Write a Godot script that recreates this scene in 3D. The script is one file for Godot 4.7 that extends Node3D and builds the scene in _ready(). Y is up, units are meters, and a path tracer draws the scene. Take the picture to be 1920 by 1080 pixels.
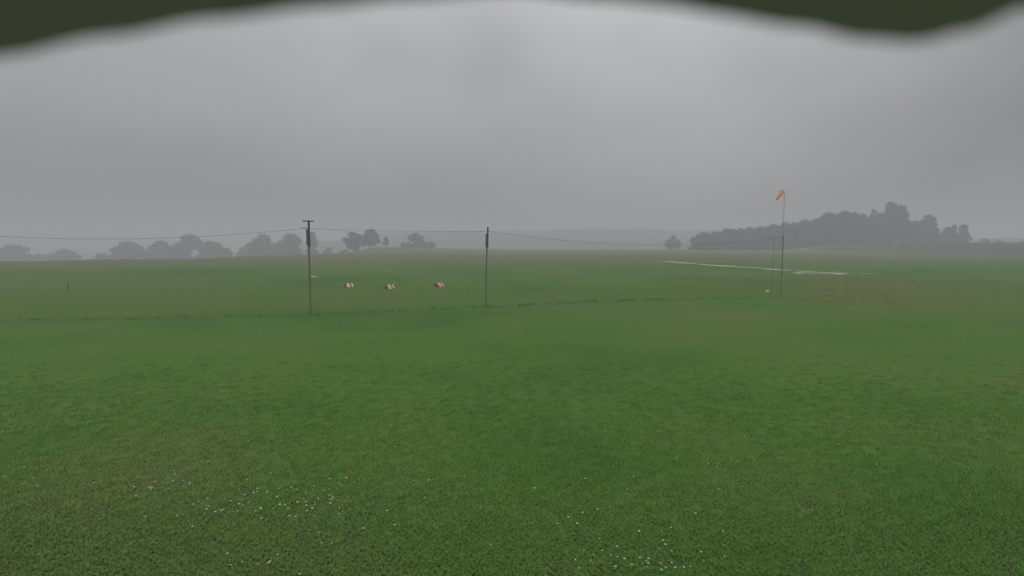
extends Node3D
# A misty model-flying field seen from a webcam under its rain hood: mown grass, net fence, wind sock, wood in the haze.

var rng := RandomNumberGenerator.new()
var big := FastNoiseLite.new()      # patches of several metres
var mid := FastNoiseLite.new()      # patches of about a metre
var taken := {}
var M := {}

# ---------------------------------------------------------------- helpers

func numbered(called: String) -> String:
	var k: int = taken.get(called, 0)
	taken[called] = k + 1
	return called if k == 0 else "%s_%03d" % [called, k]

func mat(r: float, g: float, b: float, rough := 0.9, vertex := false) -> StandardMaterial3D:
	var m := StandardMaterial3D.new()
	m.albedo_color = Color(r, g, b).linear_to_srgb()
	m.roughness = rough
	m.metallic_specular = 0.3
	m.vertex_color_use_as_albedo = vertex
	if vertex:
		m.albedo_color = Color.WHITE
	return m

func thing(called: String, label: String, category: String, at: Vector3, turn := 0.0, group := "") -> Node3D:
	var o := Node3D.new()
	o.name = numbered(called)
	add_child(o, true)
	o.position = at
	o.rotation.y = turn
	tag(o, label, category, group)
	return o

func tag(o: Node, label: String, category: String, group := "", kind := "") -> void:
	if label: o.set_meta("label", label)
	if category: o.set_meta("category", category)
	if group: o.set_meta("group", group)
	if kind: o.set_meta("kind", kind)

func obj(called: String, mesh: Mesh, m: Material, parent: Node = null) -> MeshInstance3D:
	var o := MeshInstance3D.new()
	o.mesh = mesh
	o.material_override = m
	if parent == null:
		o.name = numbered(called)
		add_child(o, true)
	else:
		o.name = called
		parent.add_child(o, true)
	return o

# a bundle of triangles with normals and colours
class Tri:
	var v := PackedVector3Array()
	var n := PackedVector3Array()
	var c := PackedColorArray()
	var i := PackedInt32Array()
	func quad(a: Vector3, b: Vector3, d: Vector3, e: Vector3, col := Color.WHITE, nn := Vector3.ZERO) -> void:
		var k := v.size()
		var g := (d - a).cross(b - a).normalized()
		var nm := nn if nn != Vector3.ZERO else g
		for p in [a, b, d, e]:
			v.append(p); n.append(nm); c.append(col)
		for q in ([0, 1, 2, 0, 2, 3] if g.dot(nm) >= 0.0 else [0, 2, 1, 0, 3, 2]):
			i.append(k + q)
	func tri(a: Vector3, b: Vector3, d: Vector3, col := Color.WHITE, nn := Vector3.ZERO) -> void:
		var k := v.size()
		var g := (d - a).cross(b - a).normalized()
		var nm := nn if nn != Vector3.ZERO else g
		for p in [a, b, d]:
			v.append(p); n.append(nm); c.append(col)
		for q in ([0, 1, 2] if g.dot(nm) >= 0.0 else [0, 2, 1]):
			i.append(k + q)
	func tube(pts: Array, radii: Array, sides := 7, cap := true, col := Color.WHITE) -> void:
		var rings := []
		for p in pts.size():
			var d: Vector3 = (pts[mini(p + 1, pts.size() - 1)] - pts[maxi(p - 1, 0)]).normalized()
			var u := d.cross(Vector3(0.31, 0.2, 0.93)).normalized() if absf(d.z) < 0.9 else d.cross(Vector3.UP).normalized()
			var w := d.cross(u).normalized()
			var first := v.size()
			for s in sides:
				var a := TAU * s / sides
				var nn := u * cos(a) + w * sin(a)
				v.append(pts[p] + nn * radii[p]); n.append(nn); c.append(col)
			rings.append(first)
		for p in pts.size() - 1:
			for s in sides:
				var t := (s + 1) % sides
				for q in [rings[p] + s, rings[p + 1] + s, rings[p + 1] + t, rings[p] + s, rings[p + 1] + t, rings[p] + t]:
					i.append(q)
		if cap:
			for e in [0, pts.size() - 1]:
				var d2: Vector3 = (pts[e] - pts[1 if e == 0 else e - 1]).normalized()
				for s in sides:
					tri(pts[e], v[rings[e] + s], v[rings[e] + (s + 1) % sides], col, d2)
	func box(t: Transform3D, size: Vector3, ch := 0.0, col := Color.WHITE) -> void:
		# a box with its long edges chamfered by ch
		var h := size / 2
		var prof := [Vector2(-h.x + ch, -h.y), Vector2(h.x - ch, -h.y), Vector2(h.x, -h.y + ch), Vector2(h.x, h.y - ch), Vector2(h.x - ch, h.y), Vector2(-h.x + ch, h.y), Vector2(-h.x, h.y - ch), Vector2(-h.x, -h.y + ch)] if ch > 0.0 else [Vector2(-h.x, -h.y), Vector2(h.x, -h.y), Vector2(h.x, h.y), Vector2(-h.x, h.y)]
		var m := prof.size()
		for s in m:
			var a: Vector2 = prof[s]
			var b: Vector2 = prof[(s + 1) % m]
			var nn := Vector3(b.y - a.y, a.x - b.x, 0).normalized()
			quad(t * Vector3(a.x, a.y, -h.z), t * Vector3(b.x, b.y, -h.z), t * Vector3(b.x, b.y, h.z), t * Vector3(a.x, a.y, h.z), col, t.basis * nn)
		for e in [-1, 1]:
			for s in range(1, m - 1):
				tri(t * Vector3(prof[0].x, prof[0].y, e * h.z), t * Vector3(prof[s].x, prof[s].y, e * h.z), t * Vector3(prof[s + 1].x, prof[s + 1].y, e * h.z), col, t.basis * Vector3(0, 0, e))
	func mesh() -> ArrayMesh:
		var a := []
		a.resize(Mesh.ARRAY_MAX)
		a[Mesh.ARRAY_VERTEX] = v
		a[Mesh.ARRAY_NORMAL] = n
		a[Mesh.ARRAY_COLOR] = c
		a[Mesh.ARRAY_INDEX] = i
		var m := ArrayMesh.new()
		m.add_surface_from_arrays(Mesh.PRIMITIVE_TRIANGLES, a)
		return m

func curve_at(pts: Array, t: float) -> float:
	# piecewise curve through Vector2(t, value), eased between points
	if t <= pts[0].x: return pts[0].y
	for k in range(1, pts.size()):
		if t <= pts[k].x:
			var f: float = (t - pts[k - 1].x) / (pts[k].x - pts[k - 1].x)
			return lerpf(pts[k - 1].y, pts[k].y, f * f * (3.0 - 2.0 * f))
	return pts[-1].y

# ---------------------------------------------------------------- the land

const EYE := 2.5
var crest := [Vector2(-75, 74), Vector2(-42, 80), Vector2(-32, 92), Vector2(-20, 134), Vector2(-13, 215), Vector2(-3, 285), Vector2(24, 285), Vector2(30, 205), Vector2(36, 180), Vector2(44, 160), Vector2(75, 150)]
var hill_top := [Vector2(-24, -12.0), Vector2(-19, 6.0), Vector2(-12, 16.0), Vector2(-3, 19.0), Vector2(6, 21.0), Vector2(14, 20.0), Vector2(20, 17.0), Vector2(30, -4.0), Vector2(75, -10.0)]

func height(x: float, z: float) -> float:
	var d := -z
	var r := sqrt(x * x + z * z)
	var a := rad_to_deg(atan2(x, d))
	var y := 0.10 * big.get_noise_2d(x * 0.6, z * 0.6) * smoothstep(6.0, 30.0, r)
	if absf(a) < 75.0 and d > 0.0:
		var c := curve_at(crest, a)
		var fall := maxf(0.0, d - c)
		var right := smoothstep(25.0, 31.0, a)
		var soft := fall * fall / (fall + 12.0)
		var drop := minf(soft * 0.05, 11.0)
		y -= drop * (1.0 - right)
		# the slope below the wood
		y += right * (3.1 * smoothstep(minf(c + 4.0, 238.0), 250.0, r) - 2.0 * smoothstep(300.0, 420.0, r))
		# the low mound with the pair of trees
		y += 2.9 * exp(-pow((x + 60.0) / 20.0, 2.0) - pow((d - 262.0) / 30.0, 2.0))
		y += 0.3 * exp(-pow((x + 22.0) / 26.0, 2.0) - pow((d - 268.0) / 30.0, 2.0))
		# the far hill
		var hill := curve_at(hill_top, a) + 12.0
		y += hill * smoothstep(430.0, 720.0, r) * (1.0 + 0.10 * big.get_noise_2d(a * 2.2, 40.0)) + smoothstep(600, 760, r) * 1.3 * mid.get_noise_2d(x * 0.06, z * 0.06)
		y -= smoothstep(900.0, 1500.0, r) * 10.0
	return y

func ground(x: float, d: float) -> Vector3:
	return Vector3(x, height(x, -d), -d)

# where the lawn in front of the net ends: depth of the line of the net at x
var net_line := [Vector2(-60, 14.5), Vector2(-20, 17.9), Vector2(-7.1, 19.6), Vector2(-1.07, 22.4), Vector2(3.3, 24.3), Vector2(12.5, 25.9), Vector2(14.4, 22.4), Vector2(17.0, 18.6), Vector2(26.0, 15.5), Vector2(60.0, 12.0)]

func line_depth(x: float) -> float:
	for k in range(1, net_line.size()):
		if x <= net_line[k].x:
			return lerpf(net_line[k - 1].y, net_line[k].y, (x - net_line[k - 1].x) / (net_line[k].x - net_line[k - 1].x))
	return net_line[-1].y

func brown(x: float, d: float) -> float:
	# the strip of uncut, yellowed grass beside the track
	var l := line_depth(x)
	var e := smoothstep(0.2, 1.2, d - l + 0.8 * mid.get_noise_2d(x * 2.0, d * 2.0)) * smoothstep(0.47, 0.56, x / d + 0.05 * mid.get_noise_2d(x, d)) * (1.0 - 0.8 * smoothstep(0.66, 0.86, x / d)) * (1.0 - smoothstep(38.0, 46.0, d + 3.0 * big.get_noise_2d(x, d)))
	return e * clampf(0.65 + 0.7 * mid.get_noise_2d(x * 1.4 + 9.0, d * 0.9), 0.0, 1.0)

func turf(x: float, z: float) -> Color:
	var d := -z
	var r := sqrt(x * x + z * z)
	var n1 := big.get_noise_2d(x, z)
	var n2 := mid.get_noise_2d(x, z)
	var c := Color(0.072, 0.150, 0.031)
	c = c.lerp(Color(0.102, 0.152, 0.044), clampf(n1 * 1.3 + n2 * 0.6, 0.0, 1.0) * 0.9)
	c = c.lerp(Color(0.048, 0.120, 0.028), clampf(-n1 * 1.2 - n2 * 0.6, 0.0, 1.0) * 0.9)
	if d > 5.0:
		var past := smoothstep(-0.3, 1.5, d - line_depth(x))
		c = c.lerp(Color(0.088, 0.138, 0.036), past * (0.45 + 0.35 * n1) * (1.0 - smoothstep(32.0, 38.0, d + 2.0 * n1)))
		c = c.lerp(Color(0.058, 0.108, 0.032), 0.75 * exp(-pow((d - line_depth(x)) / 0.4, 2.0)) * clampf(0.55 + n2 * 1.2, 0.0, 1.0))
		var rough := smoothstep(-3.0, 3.0, d - (70.0 + 0.30 * x + 4.0 * n1))
		c = c.lerp(Color(0.118, 0.138, 0.052).lerp(Color(0.095, 0.135, 0.04), clampf(0.5 + n1, 0, 1)), rough)
		c = c.lerp(Color(0.128, 0.122, 0.046), brown(x, d) * 0.7)
		# heath and forest on the slopes behind the field
		var a := rad_to_deg(atan2(x, d))
		var cr := curve_at(crest, a)
		c = c.lerp(Color(0.060, 0.070, 0.036), smoothstep(cr + 3.0, cr + 14.0, lerpf(d, r, smoothstep(25.0, 31.0, a))))
	c = c.lerp(Color(0.045, 0.055, 0.035), smoothstep(430.0, 560.0, r))
	return c

func build_land() -> void:
	var angles := PackedFloat32Array()
	var a := -60.0
	while a < 60.0:
		angles.append(a); a += 0.4
	while a < 300.0:
		angles.append(a); a += 4.0
	var rings := PackedFloat32Array([0.0])
	var r := 1.2
	while r < 1700.0:
		rings.append(r); r *= 1.028
	var v := PackedVector3Array()
	var c := PackedColorArray()
	var idx := PackedInt32Array()
	for q in rings:
		for t in angles:
			var x := q * sin(deg_to_rad(t))
			var z := -q * cos(deg_to_rad(t))
			v.append(Vector3(x, height(x, z), z))
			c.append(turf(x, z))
	var m := angles.size()
	var n := PackedVector3Array()
	n.resize(v.size())
	n.fill(Vector3.ZERO)
	for q in rings.size() - 1:
		for t in m:
			var u := (t + 1) % m
			var i0 := q * m + t
			var i1 := q * m + u
			var i2 := (q + 1) * m + u
			var i3 := (q + 1) * m + t
			for k in [i0, i3, i2, i0, i2, i1]:
				idx.append(k)
			var nn := (v[i2] - v[i0]).cross(v[i3] - v[i1])
			if nn.y < 0.0: nn = -nn
			for k in [i0, i1, i2, i3]:
				n[k] += nn
	for k in n.size():
		n[k] = n[k].normalized() if n[k].length() > 0.0 else Vector3.UP
	var arr := []
	arr.resize(Mesh.ARRAY_MAX)
	arr[Mesh.ARRAY_VERTEX] = v
	arr[Mesh.ARRAY_NORMAL] = n
	arr[Mesh.ARRAY_COLOR] = c
	arr[Mesh.ARRAY_INDEX] = idx
	var mesh := ArrayMesh.new()
	mesh.add_surface_from_arrays(Mesh.PRIMITIVE_TRIANGLES, arr)
	# fine grain of the turf
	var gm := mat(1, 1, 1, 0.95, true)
	gm.metallic_specular = 0.12
	var nt := NoiseTexture2D.new()
	var fn := FastNoiseLite.new()
	fn.seed = 5; fn.frequency = 0.02; fn.fractal_octaves = 5; fn.fractal_gain = 0.65
	nt.noise = fn; nt.width = 1024; nt.height = 1024; nt.seamless = true
	var ramp := Gradient.new()
	ramp.offsets = PackedFloat32Array([0.0, 0.35, 0.65, 1.0])
	ramp.colors = PackedColorArray([Color(0.78, 0.80, 0.74), Color(0.9, 0.91, 0.88), Color(0.97, 0.97, 0.95), Color(1, 1, 0.98)])
	nt.color_ramp = ramp
	gm.albedo_texture = nt
	gm.uv1_triplanar = true
	gm.uv1_world_triplanar = true
	gm.uv1_scale = Vector3(0.23, 0.23, 0.23)
	var o := obj("ground", mesh, gm)
	tag(o, "green grass field running to the misty hills", "ground", "", "structure")

# ---------------------------------------------------------------- grass

func tuft(blades: int, tall: float, spread: float, wide: float, lean: float) -> ArrayMesh:
	var t := Tri.new()
	for k in blades:
		var a := rng.randf() * TAU
		var at := Vector3(cos(a), 0, sin(a)) * spread * sqrt(rng.randf())
		var h := tall * rng.randf_range(0.55, 1.0)
		var b := rng.randf() * TAU
		var out := Vector3(cos(b), 0, sin(b))
		var side := Vector3(-out.z, 0, out.x) * wide / 2
		var m := at + out * h * lean * 0.35 + Vector3.UP * h * 0.6
		var e := at + out * h * lean + Vector3.UP * h * rng.randf_range(0.75, 1.0)
		var s := rng.randf_range(0.8, 1.15)
		var col := Color(s, s, s * 0.95)
		t.quad(at - side + Vector3.DOWN * 0.01, at + side + Vector3.DOWN * 0.01, m + side * 0.8, m - side * 0.8, col)
		t.tri(m - side * 0.8, m + side * 0.8, e, col)
	return t.mesh()

func scatter(called: String, label: String, category: String, mesh: Mesh, m: Material, spots: Array, cols: Array, sizes: Array) -> void:
	var mm := MultiMesh.new()
	mm.transform_format = MultiMesh.TRANSFORM_3D
	mm.use_colors = true
	mm.mesh = mesh
	mm.instance_count = spots.size()
	for k in spots.size():
		var b := Basis(Vector3.UP, rng.randf() * TAU).scaled(Vector3.ONE * float(sizes[k]))
		mm.set_instance_transform(k, Transform3D(b, spots[k]))
		mm.set_instance_color(k, cols[k])
	var o := MultiMeshInstance3D.new()
	o.multimesh = mm
	o.material_override = m
	o.name = numbered(called)
	add_child(o, true)
	tag(o, label, category, "", "stuff")

func build_grass() -> void:
	var gm := mat(1, 1, 1, 0.8, true)
	gm.backlight_enabled = true
	gm.backlight = Color(0.35, 0.4, 0.2)
	gm.metallic_specular = 0.15
	# short lawn, dense near the camera and thinning with distance
	var spots := []; var cols := []; var sizes := []
	var d := 2.6
	while d < 13.0:
		var step := 0.068 + 0.010 * maxf(0.0, d - 4.0)
		var half := d * 1.05 + 3.5
		var x := -half
		while x < half:
			var px := x + rng.randf_range(-0.5, 0.5) * step
			var pd := d + rng.randf_range(-0.5, 0.5) * step
			x += step
			if rng.randf() < smoothstep(5.5, 13.0, pd): continue
			spots.append(ground(px, pd))
			var s := rng.randf_range(0.92, 1.12)
			var c := turf(px, -pd) * Color(1.38, 1.26, 1.35)
			cols.append(Color(c.r * s * rng.randf_range(0.92, 1.12), c.g * s, c.b * s))
			sizes.append(rng.randf_range(0.75, 1.25) * (1.0 + 0.6 * (1.0 - smoothstep(3.5, 6.5, d))) * (1.0 + 0.03 * maxf(0.0, d - 4.0)))
		d += step
	scatter("lawn_grass", "short mown green grass of the lawn in front of the net", "grass", tuft(18, 0.026, 0.075, 0.0045, 1.2), gm, spots, cols, sizes)
	# uncut grass under the net and beside the track
	spots = []; cols = []; sizes = []
	for k in 5200:
		var x := rng.randf_range(-24.0, 14.0)
		var pd := line_depth(x) + rng.randfn(0.0, 0.28)
		var n1 := mid.get_noise_2d(x * 3.0, pd * 3.0)
		if rng.randf() > (0.13 + n1 * 0.6) * (1.0 if x > -1.5 and x < 7.0 else 0.4): continue
		spots.append(ground(x, pd))
		var s := rng.randf_range(0.8, 1.1)
		cols.append(Color(0.13 * s, 0.20 * s, 0.06 * s).lerp(Color(0.18, 0.19, 0.08), rng.randf() * 0.5))
		sizes.append(rng.randf_range(0.22, 0.5))
	for k in 5000:
		var x := rng.randf_range(8.0, 44.0)
		var pd := rng.randf_range(15.0, 46.0)
		var b := brown(x, pd)
		if b < 0.15 or rng.randf() > b: continue
		spots.append(ground(x, pd))
		var s := rng.randf_range(0.8, 1.15)
		cols.append(Color(0.22 * s, 0.24 * s, 0.09 * s).lerp(Color(0.30, 0.24, 0.12), rng.randf() * 0.8))
		sizes.append(rng.randf_range(0.3, 0.7) * (0.5 + 0.5 * b))
	scatter("long_grass", "uncut yellowish grass under the net and beside the track", "grass", tuft(14, 0.24, 0.11, 0.010, 0.55), gm, spots, cols, sizes)
	# daisies in the lawn: centre, spread and number of each patch
	var dt := Tri.new()
	for k in 9:
		var a0 := TAU * k / 9.0
		var a1 := TAU * (k + 0.8) / 9.0
		dt.quad(Vector3(cos(a0), 0, sin(a0)) * 0.003, Vector3(cos(a1), 0, sin(a1)) * 0.003, Vector3(cos(a1), 0.25, sin(a1)) * 0.0125, Vector3(cos(a0), 0.25, sin(a0)) * 0.0125, Color(0.6, 0.6, 0.56), Vector3.UP)
	for k in 6:
		dt.tri(Vector3(0, 0.005, 0), Vector3(cos(TAU * k / 6.0), 0.3, sin(TAU * k / 6.0)) * 0.0045, Vector3(cos(TAU * (k + 1) / 6.0), 0.3, sin(TAU * (k + 1) / 6.0)) * 0.0045, Color(0.55, 0.4, 0.03), Vector3.UP)
	for k in 3:
		var a := TAU * k / 3.0
		var s := Vector3(cos(a), 0, sin(a)) * 0.0008
		dt.quad(Vector3(0, -0.06, 0) - s, Vector3(0, -0.06, 0) + s, s, -s, Color(0.06, 0.12, 0.03))
	var patches := [[-3.55, 5.55, 0.28, 0.18, 34], [-2.55, 5.45, 0.55, 0.25, 22], [-2.35, 5.15, 0.4, 0.16, 36], [-1.85, 5.35, 0.22, 0.2, 26], [-1.72, 5.05, 0.22, 0.1, 20], [-2.75, 4.95, 0.3, 0.12, 20], [-1.3, 4.65, 0.5, 0.3, 14], [1.1, 4.15, 0.35, 0.12, 34], [0.95, 4.3, 0.5, 0.2, 14], [2.35, 6.2, 0.4, 0.15, 12], [2.2, 5.4, 0.1, 0.1, 4], [-6.4, 7.6, 1.0, 0.4, 26], [-2.6, 7.3, 0.7, 0.4, 16], [-1.25, 7.4, 0.5, 0.25, 10], [-7.0, 8.9, 1.2, 0.6, 18], [0.6, 5.9, 0.5, 0.3, 10], [0.75, 4.8, 0.5, 0.3, 8], [1.7, 4.45, 0.4, 0.3, 8], [-4.6, 5.9, 0.7, 0.4, 16], [-5.2, 5.3, 0.6, 0.3, 14], [5.2, 7.9, 1.0, 0.3, 16], [-2.0, 4.15, 0.6, 0.2, 10], [-0.4, 5.4, 0.8, 0.5, 10], [-3.6, 10.5, 1.6, 0.9, 20], [1.8, 9.5, 2.0, 1.2, 14], [-8.5, 11.5, 2.5, 1.0, 18], [3.2, 15.0, 1.6, 1.0, 12], [4.0, 6.6, 0.8, 0.4, 8]]
	spots = []; cols = []; sizes = []
	for p in patches:
		for k in int(p[4] * 0.75):
			var x: float = p[0] + rng.randfn(0.0, p[2] * 0.85)
			var pd: float = p[1] + rng.randfn(0.0, p[3] * 1.0)
			spots.append(ground(x, pd) + Vector3.UP * rng.randf_range(0.042, 0.06))
			cols.append(Color.WHITE)
			sizes.append(rng.randf_range(0.35, 0.8))
	scatter("daisies", "scattered small white daisies in the near lawn", "flowers", dt.mesh(), mat(1, 1, 1, 0.8, true), spots, cols, sizes)

# ---------------------------------------------------------------- trees

func tree(called: String, label: String, x: float, d: float, tall: float, wide: float, style := "round", group := "", dense := 1.0) -> void:
	var at := ground(x, d)
	var t := thing(called, label, "bush" if called == "bush" else "tree", at, 0.0, group)
	var lean := Vector3(rng.randf_range(-0.05, 0.05), 0, rng.randf_range(-0.05, 0.05)) * tall
	var w := Tri.new()
	var clear := {"round": 0.16, "wood": 0.04, "tall": 0.06, "bush": 0.0, "thin": 0.25, "open": 0.16}[style] as float
	var r0 := clampf(tall * 0.028, 0.08, 0.5)
	var top := 0.82 if style != "bush" else 0.6
	w.tube([Vector3(0, -0.4, 0), Vector3(0, 0.3, 0), lean * 0.3 + Vector3.UP * tall * 0.35, lean * 0.8 + Vector3.UP * tall * top], [r0 * 1.35, r0, r0 * 0.7, r0 * 0.15], 8, true, Color(0.05, 0.045, 0.038))
	# lobes of the crown, each at the end of a limb
	var lobes := []
	var count := {"round": 38, "wood": 40, "tall": 46, "bush": 24, "thin": 18, "open": 22}[style] as int
	for k in count:
		var f := (k * 7 % count + rng.randf()) / count
		var hh: float
		var rad: float
		if style == "tall":
			hh = lerpf(clear, 0.93, f)
			rad = wide * 0.5 * (0.95 - 0.82 * f) * sqrt(rng.randf())
		elif style == "thin":
			hh = lerpf(clear, 0.95, f)
			rad = wide * 0.5 * 0.75 * sqrt(rng.randf())
		elif style == "bush":
			var away := sqrt(rng.randf())
			rad = wide * 0.40 * away
			hh = lerpf(0.1, 0.84, f) * sqrt(1.0 - 0.8 * away * away)
		elif style == "wood":
			hh = lerpf(0.05, 0.88, f)
			rad = wide * 0.42 * sqrt(maxf(0.05, 1.0 - pow(f, 2.5))) * sqrt(rng.randf())
		else:
			hh = lerpf(clear + 0.06, 0.88, f)
			rad = wide * 0.40 * sin(PI * clampf(0.22 + f * 0.7, 0, 1)) * sqrt(rng.randf())
		var a := rng.randf() * TAU
		var p := lean * hh + Vector3(cos(a) * rad, tall * hh, sin(a) * rad)
		var lr: float = minf(wide, tall) * {"round": 0.155, "wood": 0.18, "tall": 0.20, "bush": 0.22, "thin": 0.18, "open": 0.17}[style] * rng.randf_range(0.62, 1.28)
		p.y = minf(p.y, tall - lr * 0.55)
		lobes.append([p, lr])
		if k < 9 and style != "bush":
			var from := lean * hh * 0.5 + Vector3.UP * tall * clampf(hh * 0.6, clear * 0.8, 0.6)
			w.tube([from, from.lerp(p, 0.55) + Vector3.UP * tall * 0.02, p], [r0 * 0.42, r0 * 0.26, r0 * 0.06], 5, false, Color(0.05, 0.045, 0.038))
	obj("trunk", w.mesh(), M.bark, t)
	var l := Tri.new()
	var tone := Color(0.050, 0.068, 0.026) * rng.randf_range(0.85, 1.15)
	for q in lobes:
		var s := rng.randf_range(0.82, 1.2)
		var leaves := int(190 * dense * clampf(q[1] / 1.6, 0.4, 2.2))
		for k in leaves:
			var dir := Vector3(rng.randfn(), rng.randfn(), rng.randfn()).normalized()
			var rr: float = q[1] * pow(rng.randf(), 0.4) * rng.randf_range(0.8, 1.12)
			var p: Vector3 = q[0] + dir * Vector3(1, 0.85, 1) * rr * (rng.randf_range(1.0, 1.4) if rng.randf() < 0.14 else 1.0)
			if p.y < 0.1: continue
			var u := (dir.cross(Vector3(rng.randfn(), rng.randfn(), rng.randfn()))).normalized()
			var nn := (dir + Vector3(rng.randfn(), rng.randfn(), rng.randfn()) * 0.5).normalized()
			u = (u - nn * u.dot(nn)).normalized()
			var vv := nn.cross(u)
			var z := rng.randf_range(0.2, 0.42) * clampf(tall / 11.0, 0.6, 1.3)
			var c := tone * s * rng.randf_range(0.85, 1.15)
			l.quad(p - u * z, p + vv * z * 0.6, p + u * z, p - vv * z * 0.6, c, nn)
	obj("crown", l.mesh(), M.leaf, t)

func build_trees() -> void:
	# the row beyond the left-hand edge of the field; heights count from the falling ground below it
	tree("broadleaf_tree", "pale rounded tree at the outer end of the misty row", -283, 320, 13.4, 25, "wood", "trees in the misty row")
	tree("broadleaf_tree", "low blurred tree second in the misty row", -254, 320, 11.2, 17, "wood", "trees in the misty row")
	tree("bush", "low bush beside the second tree of the misty row", -263, 322, 9.6, 11, "bush", "bushes in the misty row")
	tree("bush", "low bush that opens the long clump after the gap", -231, 316, 10.4, 12, "bush", "bushes in the misty row")
	tree("broadleaf_tree", "rounded tree near the start of the long clump", -214, 312, 14.8, 22, "wood", "trees in the misty row", 1.2)
	tree("broadleaf_tree", "wide low tree in the middle of the long clump", -196, 312, 15.2, 21, "wood", "trees in the misty row", 1.2)
	tree("broadleaf_tree", "highest domed tree of the long clump", -178, 308, 17.8, 25, "wood", "trees in the misty row", 1.2)
	tree("broadleaf_tree", "sloping shoulder tree beside the highest dome", -166, 308, 14.2, 15, "wood", "trees in the misty row", 1.2)
	tree("broadleaf_tree", "faint small tree behind the hazy net", -155, 330, 13.6, 17, "wood", "trees in the misty row")
	tree("broadleaf_tree", "squarish faint tree between the small tree and the crossbar pole", -139, 312, 17.4, 17, "wood", "trees in the misty row")
	tree("broadleaf_tree", "tree standing just beside the pole with the crossbar", -122, 306, 16.8, 17, "wood", "trees in the misty row")
	tree("broadleaf_tree", "upright tree directly behind the pole with the crossbar", -108, 302, 17.0, 9, "tall", "trees in the misty row", 1.3)
	tree("bush", "tiny faint bush after the last tree of the misty row", -98, 300, 10.5, 6, "bush", "bushes in the misty row")
	tree("bush", "hedge bush that joins the shoulder tree to the faint small tree", -161, 312, 12.0, 14, "bush", "bushes in the misty row", 1.3)
	tree("bush", "hedge bush under the rounded and the wide low tree", -205, 310, 12.2, 20, "bush", "bushes in the misty row", 1.3)
	tree("bush", "hedge bush between the squarish tree and the crossbar pole", -131, 308, 12.4, 14, "bush", "bushes in the misty row", 1.3)
	tree("bush", "low hedge at the outer edge, below the pale rounded tree", -272, 318, 9.8, 18, "bush", "bushes in the misty row", 1.3)
	# on and beside the mound
	tree("broadleaf_tree", "broad open tree of the pair on the mound", -73.7, 262, 9.8, 12.0, "round", "pair of trees on the mound", 1.4)
	tree("broadleaf_tree", "round dense tree of the pair on the mound", -66.2, 262, 9.4, 10.5, "round", "pair of trees on the mound", 1.6)
	tree("broadleaf_tree", "little lone tree beside the pair on the mound", -59, 262, 5.2, 3.2, "round", "", 2.0)
	tree("bush", "shrub at the foot of the pair of trees", -79, 264, 3.6, 4.0, "bush")
	tree("bush", "wide domed clump of bushes beyond the mound", -48.5, 290, 10.2, 20, "bush", "", 2.4)
	tree("bush", "faint rounded bush standing apart from the wood", 80, 280, 7.6, 8, "bush", "", 1.4)
	# the wood: x, height, width
	var order := ["first", "second", "third", "fourth", "fifth", "sixth", "seventh", "eighth", "ninth", "tenth", "eleventh", "twelfth", "thirteenth", "fourteenth", "fifteenth", "sixteenth", "seventeenth", "eighteenth"]
	var edge := [[81.5, 6.6, 7], [86, 7.4, 8], [91, 8.2, 8], [96, 8.9, 8], [101, 9.3, 9], [106, 9.5, 8], [111, 10.2, 9], [116, 10.4, 9], [121, 11.3, 9], [126, 11.6, 10], [131, 12.3, 10], [136, 13.3, 11], [141, 13.6, 10], [146, 13.4, 10], [151, 13.0, 9], [156, 12.4, 9], [164, 11.6, 9], [172, 9.6, 8]]
	for k in edge.size():
		var e: Array = edge[k]
		var said: String = "broadleaf tree, %s of the front row from the low end of the wood" % order[k]
		if k == 0: said = "small tree at the low rounded end of the wood"
		if k == 17: said = "low tree in the dip after the tall twin tree"
		tree("broadleaf_tree", said, e[0], 246.0 + rng.randf_range(-3, 3) - 0.06 * (e[0] - 84), e[1] + rng.randf_range(-0.35, 0.35), e[2] + 2.0, "wood", "trees of the wood", 1.2)
	for k in 14:
		tree("broadleaf_tree", "hazy crown, %s from the low end in the second row of the wood" % order[k], 88 + k * 5.3, 258.0, 8.0 + minf(k, 9) * 0.62 + rng.randf_range(-0.5, 0.7), 9.5, "wood", "trees deep in the wood", 0.9)
	tree("broadleaf_tree", "thin sparse tree poking above the wood", 153.5, 240, 14.6, 3.4, "thin", "trees of the wood", 1.3)
	tree("broadleaf_tree", "tall shaggy twin-topped tree rising above the wood", 161.0, 238, 17.2, 8.5, "tall", "trees of the wood", 1.9)
	tree("broadleaf_tree", "second top of the tall shaggy tree", 165.2, 239, 15.6, 9.0, "tall", "trees of the wood", 1.9)
	tree("broadleaf_tree", "young tree between the tall tree and the round crown", 170.5, 238, 9.4, 4.5, "tall", "trees of the wood", 1.6)
	tree("broadleaf_tree", "round-crowned tree after the tall twin tree", 177.5, 240, 12.4, 8.5, "round", "trees of the wood", 1.8)
	tree("broadleaf_tree", "lower tree that fills under the round crown", 181, 243, 9.0, 9, "wood", "trees of the wood", 1.3)
	tree("broadleaf_tree", "ragged low tree in the tail of the wood", 186, 240, 7.2, 6, "wood", "trees of the wood", 1.3)
	tree("broadleaf_tree", "pointed low tree in the tail of the wood", 189, 240, 7.9, 3.6, "tall", "trees of the wood", 1.6)
	tree("broadleaf_tree", "last upright tree at the tail end of the wood", 193.0, 240, 7.6, 6.0, "tall", "trees of the wood", 1.8)
	var under := [[88, 247, "low end"], [103, 246, "second and third trees"], [119, 244, "eighth front-row tree"], [134, 242, "eleventh front-row tree"], [148, 240, "fourteenth front-row tree"], [156, 238, "thin sparse tree"], [168, 237, "tall twin tree"], [174, 238, "young tree"], [183.5, 238, "round crown"], [188, 238, "pointed tree"]]
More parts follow.
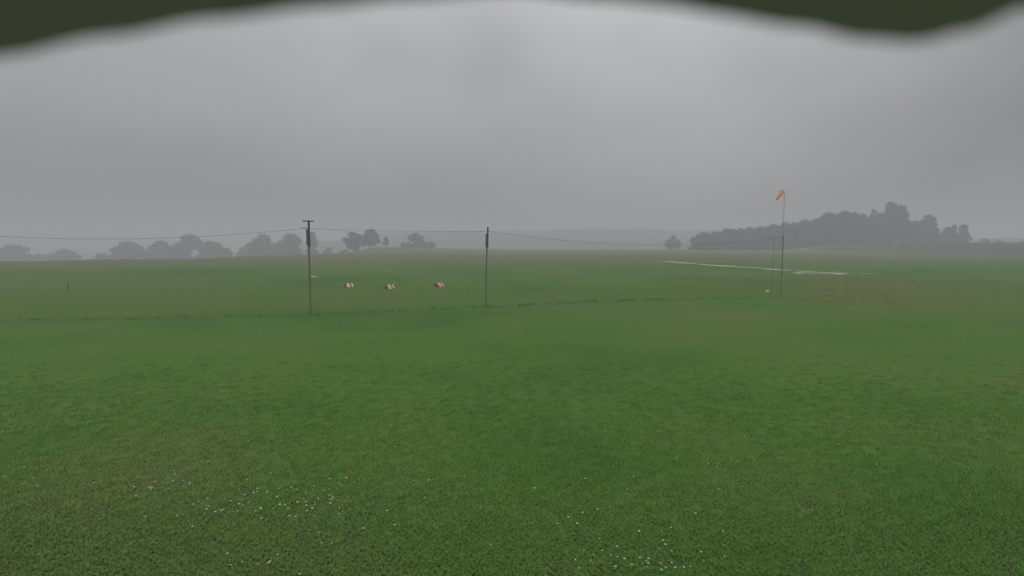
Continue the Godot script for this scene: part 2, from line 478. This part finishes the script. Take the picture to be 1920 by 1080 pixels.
	for u in under:
		tree("bush", "low undergrowth bush on the edge of the wood by the %s" % u[2], u[0], u[1], 4.6 + rng.randf_range(-0.6, 0.8), 10, "bush", "undergrowth along the wood", 1.5)
	tree("bush", "bush at the foot of the last tree of the wood", 191, 239, 4.0, 6, "bush", "", 1.4)
	tree("bush", "small faint round bush on the ridge past the wood", 221, 262, 3.2, 4.4, "bush", "bushes on the ridge past the wood")
	tree("bush", "smaller faint bush on the ridge, farther from the wood", 227.5, 262, 2.9, 3.8, "bush", "bushes on the ridge past the wood")
	tree("bush", "low dark bush where the ridge sinks into the mist", 238, 260, 1.8, 7, "bush", "bushes on the ridge past the wood")

# ---------------------------------------------------------------- net fence

func pole(label: String, x: float, d: float, tall: float, turn: float, lean: Vector2, cross: bool, batten: bool, thick := 1.0) -> Vector3:
	# a slim post with a thicker batten lashed to its upper end; gives back where the rope is tied
	var at := ground(x, d)
	var t := thing("net_pole", label, "pole", at, turn, "poles of the safety net")
	var tip := Vector3(lean.x, tall, lean.y)
	var p := Tri.new()
	var shaft := 0.74 if batten else 1.0
	p.tube([Vector3(0, -0.3, 0), Vector3(0, 0.0, 0), tip * shaft * 0.5, tip * shaft], [0.032 * thick, 0.032 * thick, 0.031 * thick, 0.030 * thick], 9)
	obj("post", p.mesh(), M.post, t)
	if batten:
		var axis := tip.normalized()
		var b := Basis(Vector3.RIGHT, PI / 2)
		var rot := Basis(Quaternion(Vector3.UP, axis)) * b
		var q := Tri.new()
		q.box(Transform3D(rot, tip * 0.835 + Vector3(0.0, 0, 0.055)), Vector3(0.105, 0.05, tall * 0.17), 0.008)
		obj("batten", q.mesh(), M.wood, t)
		var e := Tri.new()
		e.box(Transform3D(rot, tip * 0.87 + Vector3(0.018, 0, 0.0)), Vector3(0.062, 0.05, tall * 0.27), 0.006)
		obj("extension", e.mesh(), M.wood, t)
		for k in 2:
			var c := Tri.new()
			c.tube([tip * (0.765 + 0.12 * k) - axis * 0.02 + Vector3(0, 0, 0.03), tip * (0.765 + 0.12 * k) + axis * 0.02 + Vector3(0, 0, 0.03)], [0.072, 0.072], 10)
			obj("clamp", c.mesh(), M.post, t)
	else:
		var c := Tri.new()
		c.tube([tip + Vector3.DOWN * 0.06, tip + Vector3.UP * 0.02], [0.045 * thick, 0.045 * thick], 9)
		obj("cap", c.mesh(), M.post, t)
	var j := Tri.new()
	j.tube([tip * 0.40 + Vector3.DOWN * 0.04, tip * 0.40 + Vector3.UP * 0.04], [0.044 * thick, 0.044 * thick], 9)
	obj("joint", j.mesh(), M.post, t)
	if cross:
		var c := Tri.new()
		c.box(Transform3D(Basis(Vector3.UP, PI / 2) * Basis(Vector3.RIGHT, 0.03), tip + Vector3.UP * 0.02), Vector3(0.09, 0.035, 0.37), 0.005)
		obj("crossbar", c.mesh(), M.dark_wood, t)
		var h := Tri.new()
		h.tube([tip * 0.93 + Vector3(0, 0, 0.02), tip * 0.93 + Vector3(-0.24, 0.01, 0.02)], [0.012, 0.012], 7)
		obj("hook", h.mesh(), M.dark_wood, t)
	return at

func rope_point(a: Vector3, b: Vector3, f: float, sag: float) -> Vector3:
	return a.lerp(b, f) + Vector3.DOWN * sag * 4.0 * f * (1.0 - f)

func net(label: String, a: Vector3, b: Vector3, sag: float, cell := 0.125) -> void:
	# a rope between two poles with a knotted net hanging from it to the ground
	var base := ground(a.x, -a.z)
	var t := thing("safety_net", label, "net", base, 0.0, "panels of the safety net")
	var rope := Tri.new()
	var pts := []
	var radii := []
	for k in 41:
		pts.append(rope_point(a, b, k / 40.0, sag) - base)
		radii.append(0.0042)
	rope.tube(pts, radii, 6)
	obj("top_rope", rope.mesh(), M.rope, t)
	var m := Tri.new()
	var length := Vector2(b.x - a.x, b.z - a.z).length()
	var across := int(length / cell)
	var rows := int(2.9 / cell)
	var hang := func(u: float, v: float) -> Vector3:
		var p := rope_point(a, b, u, sag)
		var g := height(p.x, p.z)
		var q := Vector3(p.x, lerpf(p.y, g + 0.02, v), p.z)
		var billow := 0.06 * sin(PI * v) * big.get_noise_2d(u * length * 3.0, 7.0 + v)
		return q + Vector3(0.02 * mid.get_noise_2d(u * length * 4.0, v * 9.0), 0, billow) - base
	for k in across + 1:
		var line := []
		var rad := []
		for s in 7:
			line.append(hang.call(k / float(across), s / 6.0)); rad.append(0.0006)
		m.tube(line, rad, 3, false)
	for r in range(1, rows + 1):
		var line := []
		var rad := []
		var n := maxi(4, int(length / 0.8))
		for s in n + 1:
			line.append(hang.call(s / float(n), r / float(rows))); rad.append(0.0006)
		m.tube(line, rad, 3, false)
	obj("mesh", m.mesh(), M.net, t)

func build_fence() -> void:
	pole("slim net pole outside the view, holding the far end of the first panel", -20.0, 17.9, 3.1, 0.0, Vector2.ZERO, false, false)
	var g0 := ground(-20.0, 17.9)
	var g1 := pole("net pole with a short crossbar on its tip, before the misty row", -7.1, 19.6, 3.28, 0.0, Vector2(0.0, 0.0), true, true)
	var g2 := pole("net pole with a thick batten and bare tip in the middle of the fence", -1.07, 22.4, 3.18, 0.0, Vector2(0.09, 0.0), false, true)
	var g3 := pole("plain net pole in front of the wood, below the wind sock", 12.5, 25.9, 2.82, 0.0, Vector2(0.02, 0.0), false, false, 0.7)
	var gs := pole("faint thin stay pole beside the plain net pole below the wind sock", 12.02, 25.8, 2.8, 0.0, Vector2.ZERO, false, false, 0.22)
	net("net panel with a sagging rope ending at the crossbar pole", g0 + Vector3(0, 3.05, 0), g1 + Vector3(-0.22, 3.04, 0.02), 0.36)
	net("short net panel between the crossbar pole and the batten pole", g1 + Vector3(0.03, 3.04, 0), g2 + Vector3(0.06, 3.02, 0), 0.04)
	net("longest net panel, rope dipping between batten pole and plain pole", g2 + Vector3(0.12, 3.02, 0), gs + Vector3(-0.03, 2.72, 0), 0.40)
	net("narrow double net panel at the plain pole below the wind sock", gs + Vector3(0.03, 2.77, 0), g3 + Vector3(-0.03, 2.80, 0), 0.01, 0.05)

# ---------------------------------------------------------------- things in the field

func runway_marker(label: String, x: float, d: float, turn: float) -> void:
	# a roof-shaped marker of red and white boards over two end panels
	var t := thing("runway_marker", label, "runway marker", ground(x, d), turn, "striped runway markers in a row")
	var widths := [0.10, 0.13, 0.13, 0.07, 0.06]
	var at := -0.245
	for k in 5:
		var w: float = widths[k]
		for side in [-1, 1]:
			var s := Tri.new()
			var slope := Basis(Vector3.RIGHT, side * deg_to_rad(38.0))
			var prod := 0.0015 if k % 2 == 0 else 0.0
			s.box(Transform3D(slope, Vector3(at + w / 2, 0.125 + prod, side * 0.140)), Vector3(w - 0.002, 0.012, 0.36), 0.003)
			obj("stripe", s.mesh(), M.red if k % 2 == 0 else M.faded, t)
		at += w
	for e in [-0.235, 0.235]:
		var g := Tri.new()
		for z in [-0.006, 0.006]:
			g.tri(Vector3(e + z, 0.0, -0.26), Vector3(e + z, 0.0, 0.26), Vector3(e + z, 0.225, 0.0), Color.WHITE, Vector3(signf(z), 0, 0))
		g.quad(Vector3(e - 0.006, 0.0, -0.26), Vector3(e + 0.006, 0.0, -0.26), Vector3(e + 0.006, 0.225, 0), Vector3(e - 0.006, 0.225, 0))
		g.quad(Vector3(e - 0.006, 0.0, 0.26), Vector3(e + 0.006, 0.0, 0.26), Vector3(e + 0.006, 0.225, 0), Vector3(e - 0.006, 0.225, 0))
		obj("end_panel", g.mesh(), M.red, t)

func build_objects() -> void:
	runway_marker("red and white striped runway marker near the crossbar pole", -9.75, 33.4, 0.5)
	runway_marker("red and white striped runway marker in the middle of the row of three", -7.05, 32.2, 0.62)
	runway_marker("red and white striped runway marker near the batten pole", -4.4, 33.8, 0.75)
	# stakes
	for s in [[-7.0, 34.8, 0.52, "thin dark stake standing behind the middle striped marker"], [-23.6, 29.6, 0.48, "short dark stake alone in the field behind the first net panel"]]:
		var t := thing("stake", s[3], "stake", ground(s[0], s[1]), 0.0, "stakes in the field")
		var p := Tri.new()
		p.tube([Vector3(0, -0.1, 0), Vector3(0.01, s[2] * 0.92, 0), Vector3(0.01, s[2], 0)], [0.021, 0.020, 0.008], 7)
		obj("shaft", p.mesh(), M.wood, t)
	# pale boards lying in the grass
	for s in [[-14.75, 41.5, 0.42, 0.10, "white board lying in the grass just past the crossbar pole"], [13.1, 28.6, 0.18, 0.10, "tiny white block lying in the grass beside the plain pole"]]:
		var b := Tri.new()
		b.box(Transform3D(Basis.IDENTITY, Vector3(0, s[3] / 2, 0)), Vector3(0.12, s[3], s[2]), 0.01)
		var o := obj("white_board", b.mesh(), M.white)
		o.position = ground(s[0], s[1])
		o.rotation = Vector3(0.0, PI / 2 + 0.5, 0.12)
		tag(o, s[4], "board")
	# wind sock
	var g := ground(26.55, 55.0)
	var w := thing("wind_sock", "limp orange wind sock on a tall thin pole before the wood", "wind sock", g)
	var top := 7.75
	var p := Tri.new()
	p.tube([Vector3(0, -0.3, 0), Vector3(0, 3, 0), Vector3(0, top, 0)], [0.030, 0.025, 0.019], 9)
	obj("mast", p.mesh(), M.galvanised, w)
	var h := Tri.new()
	h.tube([Vector3(-0.17, 0.05, 0), Vector3(-0.165, top * 0.5, 0), Vector3(-0.14, top - 0.15, 0)], [0.009, 0.009, 0.009], 5)
	obj("halyard", h.mesh(), M.galvanised, w)
	# sock: axis falls away from the mast
	var axis := Vector3(-0.62, -0.74, 0.25).normalized()
	var mouth := Vector3(-0.30, top - 0.12, 0)
	var a := Tri.new()
	a.tube([Vector3(0, top - 0.02, 0), Vector3(-0.14, top + 0.02, 0), mouth + Vector3(0, 0.18, 0)], [0.02, 0.018, 0.015], 6)
	obj("swivel_arm", a.mesh(), M.galvanised, w)
	var ring := []
	var u := axis.cross(Vector3.FORWARD).normalized()
	var vv := axis.cross(u).normalized()
	var hp := []
	var hr := []
	for k in 19:
		var an := TAU * k / 18.0
		hp.append(mouth + (u * cos(an) + vv * sin(an)) * 0.25); hr.append(0.011)
	var hoop := Tri.new()
	hoop.tube(hp, hr, 5, false)
	obj("hoop", hoop.mesh(), M.galvanised, w)
	var sock := Tri.new()
	var sides := 20
	var segs := 12
	for s in segs + 1:
		var f := s / float(segs)
		var c := mouth + axis * 0.88 * f + Vector3(0, -0.10 * f * f, 0)
		var rad := lerpf(0.25, 0.13, f)
		var row := []
		for k in sides:
			var an := TAU * k / sides
			var fold := 1.0 + 0.12 * f * sin(an * 4.0 + f * 3.0)
			row.append(c + (u * cos(an) + vv * sin(an) * (1.0 - 0.3 * f)) * rad * fold)
		ring.append(row)
	for s in segs:
		for k in sides:
			var n := (k + 1) % sides
			sock.quad(ring[s][k], ring[s][n], ring[s + 1][n], ring[s + 1][k])
	obj("sock", sock.mesh(), M.orange, w)

func patch(called: String, label: String, outline: Array, m: Material, lift: float) -> void:
	# a flat sheet that follows the ground, from rows of [x0, x1, depth]
	var t := Tri.new()
	for k in outline.size() - 1:
		var a: Array = outline[k]
		var b: Array = outline[k + 1]
		for s in 4:
			var f0 := s / 4.0
			var f1 := (s + 1) / 4.0
			var q := []
			for e in [[a, f0], [a, f1], [b, f1], [b, f0]]:
				q.append(ground(lerpf(e[0][0], e[0][1], e[1]), e[0][2]) + Vector3.UP * lift)
			t.quad(q[0], q[1], q[2], q[3], Color.WHITE, Vector3.UP)
	var o := obj(called, t.mesh(), m)
	tag(o, label, "ground", "", "structure")

func build_track() -> void:
	# worn pale track that comes towards the net and bends away, broken by grass
	var mids := [[21.6, 82.0], [22.6, 76.5], [23.6, 71.5], [24.6, 66.0], [25.2, 62.5], [25.9, 58.5], [26.6, 55.0], [27.3, 51.5], [28.4, 49.0], [30.0, 47.0], [31.6, 46.0]]
	for run in [[0, 2.0, 0.95], [2.05, 3.9, 1.0], [4.0, 5.0, 0.8], [5.1, 6.3, 0.85], [6.55, 7.3, 0.8], [7.5, 8.4, 0.9], [8.7, 9.9, 0.7]]:
		var rows := []
		var n := 14
		for k in n + 1:
			var s := lerpf(run[0], run[1], k / float(n))
			var i := mini(int(s), mids.size() - 2)
			var f := s - i
			var x := lerpf(mids[i][0], mids[i + 1][0], f)
			var d := lerpf(mids[i][1], mids[i + 1][1], f)
			var ends := minf(1.0, 4.5 * minf(k, n - k) / n + 0.12)
			var w0: float = 1.25 * run[2] * ends * (0.6 + 0.9 * mid.get_noise_2d(s * 40.0, 3.0))
			var w1: float = 1.25 * run[2] * ends * (0.6 + 0.9 * mid.get_noise_2d(s * 40.0, 60.0))
			rows.append([x - w0, x + w1, d])
		patch("worn_track", "worn pale track across the grass towards the wind sock", rows, M.track, 0.03)
	var bed := []
	for k in 13:
		var f := -1.0 + 2.0 * k / 12.0
		var w := 2.1 * sqrt(maxf(0.003, 1.0 - f * f))
		bed.append([25.9 - w * (0.9 + 0.3 * mid.get_noise_2d(f * 9.0, 2.0)), 26.1 + w * (0.9 + 0.3 * mid.get_noise_2d(f * 9.0, 70.0)), 47.3 - f * 1.9])
	patch("worn_track", "bare pale patch round the biggest puddle of the track", bed, M.track, 0.037)
	for p in [[25.9, 47.2, 1.6, 1.4], [28.9, 49.6, 0.9, 0.8], [25.2, 50.6, 0.9, 0.5], [31.2, 46.6, 1.2, 0.3], [22.9, 73.0, 0.7, 0.9]]:
		var rows := []
		for k in 13:
			var f := -1.0 + 2.0 * k / 12.0
			var w: float = p[2] * sqrt(maxf(0.003, 1.0 - f * f)) * (0.85 + 0.4 * mid.get_noise_2d(p[0] * 9.0 + f * 14.0, 5.0))
			var w2: float = p[2] * sqrt(maxf(0.003, 1.0 - f * f)) * (0.85 + 0.4 * mid.get_noise_2d(p[0] * 9.0 + f * 14.0, 55.0))
			rows.append([p[0] - w, p[0] + w2, p[1] - f * p[3]])
		patch("puddle", "puddle on the worn track mirroring the grey sky", rows, M.water, 0.045)

func build_hood() -> void:
	# the rain hood over the webcam: a thin moulded shell with a wavy front lip, its bracket and its post
	var t := thing("camera_hood", "dark blurred rain hood overhanging the view from just above the lens", "camera hood", Vector3(0, 0, 0))
	var lip := [Vector2(-0.26, 0.010), Vector2(-0.215, 0.042), Vector2(-0.165, 0.0745), Vector2(-0.13, 0.0810), Vector2(-0.096, 0.0865), Vector2(-0.06, 0.0905), Vector2(-0.034, 0.0930), Vector2(0.0, 0.0955), Vector2(0.03, 0.0925), Vector2(0.055, 0.0905), Vector2(0.062, 0.0882), Vector2(0.093, 0.0840), Vector2(0.113, 0.0800), Vector2(0.130, 0.0790), Vector2(0.148, 0.0830), Vector2(0.165, 0.0900), Vector2(0.2, 0.075), Vector2(0.26, 0.010)]
	var pitch := Basis(Vector3.RIGHT, deg_to_rad(-4.47))
	var cols := 80
	var rows := 10
	var shell := Tri.new()
	var point := func(i: int, j: int, out: float) -> Vector3:
		var x := -0.26 + 0.52 * i / cols
		var f := j / float(rows)
		var y0 := curve_at(lip, x)
		var y1 := 0.118 - 1.4 * x * x
		var y := lerpf(y0, y1, sqrt(f)) + out
		return pitch * Vector3(x, y, lerpf(-0.18, 0.11, f)) + Vector3(0, EYE, 0)
	for i in cols:
		for j in rows:
			shell.quad(point.call(i, j, 0.0), point.call(i + 1, j, 0.0), point.call(i + 1, j + 1, 0.0), point.call(i, j + 1, 0.0))
			shell.quad(point.call(i, j, 0.004), point.call(i, j + 1, 0.004), point.call(i + 1, j + 1, 0.004), point.call(i + 1, j, 0.004))
		shell.quad(point.call(i, 0, 0.0), point.call(i, 0, 0.004), point.call(i + 1, 0, 0.004), point.call(i + 1, 0, 0.0))
		shell.quad(point.call(i, rows, 0.0), point.call(i + 1, rows, 0.0), point.call(i + 1, rows, 0.004), point.call(i, rows, 0.004))
	obj("shell", shell.mesh(), M.hood, t)
	var b := Tri.new()
	b.box(Transform3D(Basis.IDENTITY, Vector3(0, EYE + 0.085, 0.17)), Vector3(0.06, 0.03, 0.22), 0.004)
	obj("bracket", b.mesh(), M.hood, t)
	var p := Tri.new()
	p.tube([Vector3(0, -0.3, 0.30), Vector3(0, EYE + 0.16, 0.30)], [0.04, 0.04], 12)
	obj("post", p.mesh(), M.galvanised, t)

# ---------------------------------------------------------------- all of it

func overcast() -> ImageTexture:
	# an even rain-cloud deck: brighter overhead, with soft broad lumps all round
	var n := FastNoiseLite.new()
	n.seed = 11; n.frequency = 0.9; n.fractal_octaves = 4; n.fractal_gain = 0.52
	var w := 512
	var h := 256
	var im := Image.create(w, h, false, Image.FORMAT_RGBF)
	for y in h:
		var el := PI / 2 - PI * (y + 0.5) / h
		for x in w:
			var az := wrapf(TAU * (x + 0.5) / w, -PI, PI)
			var dir := Vector3(sin(az) * cos(el), sin(el), -cos(az) * cos(el))
			var l := 0.225 * (1.0 + 3.0 * maxf(0.0, sin(el)))
			var q := dir * 1.5
			l *= 1.0 + 0.22 * n.get_noise_3d(q.x, q.y * 2.0, q.z)
			var t := 0.5 + 0.5 * n.get_noise_3d(q.x * 0.8 + 5.0, q.y, q.z * 0.8)
			# a thinner place in the deck ahead, a thicker one to its right
			l *= 1.0 + 0.20 * exp(-pow((az - 0.27) / 0.24, 2.0) - pow((el - 0.20) / 0.26, 2.0)) - 0.40 * exp(-pow((az - 0.84) / 0.20, 2.0)) - 0.08 * exp(-pow((az + 0.02) / 0.07, 2.0) - pow((el - 0.34) / 0.10, 2.0)) - 0.12 * exp(-pow((az + 0.75) / 0.3, 2.0))
			var c := Color(0.955, 0.985, 1.0).lerp(Color(1.0, 0.975, 1.0), t)
			im.set_pixel(x, y, Color(c.r * l, c.g * l, c.b * l))
	return ImageTexture.create_from_image(im)

func _ready() -> void:
	rng.seed = 20261
	big.seed = 3; big.frequency = 0.06; big.fractal_octaves = 3
	mid.seed = 8; mid.frequency = 0.35; mid.fractal_octaves = 3
	# camera
	var cam := Camera3D.new()
	cam.name = "Camera"
	cam.position = Vector3(0, EYE, 0)
	cam.rotation_degrees = Vector3(-4.47, 0, 0)
	var lens := CameraAttributesPhysical.new()
	lens.frustum_focal_length = 23.3
	lens.frustum_focus_distance = 14.0
	lens.frustum_near = 0.02
	lens.frustum_far = 4000.0
	lens.exposure_aperture = 2.6
	cam.attributes = lens
	add_child(cam)
	cam.fov = 54.5
	cam.near = 0.02
	cam.far = 4000.0
	cam.current = true
	# sky, air, exposure
	var env := Environment.new()
	env.background_mode = Environment.BG_SKY
	var sky := Sky.new()
	var deck := PanoramaSkyMaterial.new()
	deck.panorama = overcast()
	deck.energy_multiplier = 1.0
	sky.sky_material = deck
	env.sky = sky
	env.tonemap_mode = Environment.TONE_MAPPER_LINEAR
	env.tonemap_exposure = 1.06
	env.fog_enabled = true
	env.fog_density = 0.0033
	env.fog_light_color = Color(0.97, 0.985, 1.0)
	env.sdfgi_enabled = true
	env.ssao_enabled = true
	env.ssil_enabled = true
	var we := WorldEnvironment.new()
	we.name = "Air"
	we.environment = env
	add_child(we)
	var sun := DirectionalLight3D.new()
	sun.name = "Sun"
	sun.light_energy = 0.42
	sun.light_color = Color(1.0, 0.985, 0.96)
	sun.light_angular_distance = 30.0
	sun.shadow_enabled = true
	sun.rotation_degrees = Vector3(-58, -160, 0)
	add_child(sun)
	# materials
	M.bark = mat(1, 1, 1, 0.95, true)
	M.leaf = mat(1, 1, 1, 0.9, true)
	M.leaf.metallic_specular = 0.1
	M.post = mat(0.19, 0.205, 0.165, 0.6)
	M.wood = mat(0.12, 0.12, 0.11, 0.85)
	M.dark_wood = mat(0.06, 0.06, 0.052, 0.85)
	M.rope = mat(0.10, 0.10, 0.095, 0.9)
	M.net = mat(0.03, 0.032, 0.03, 0.8)
	M.galvanised = mat(0.33, 0.33, 0.33, 0.5)
	M.red = mat(0.26, 0.105, 0.05, 0.75)
	M.faded = mat(0.55, 0.53, 0.42, 0.7)
	M.white = mat(0.62, 0.60, 0.52, 0.6)
	M.orange = mat(0.9, 0.50, 0.34, 0.8)
	M.orange.backlight_enabled = true
	M.orange.backlight = Color(0.8, 0.45, 0.3)
	M.track = mat(0.42, 0.40, 0.29, 0.9)
	M.water = mat(0.03, 0.03, 0.025, 0.06)
	M.water.metallic_specular = 0.5
	M.hood = mat(0.28, 0.24, 0.27, 0.6)
	M.hood.backlight_enabled = true
	M.hood.backlight = Color(0.54, 0.54, 0.54)
	build_land()
	build_track()
	build_trees()
	build_fence()
	build_objects()
	build_grass()
	build_hood()
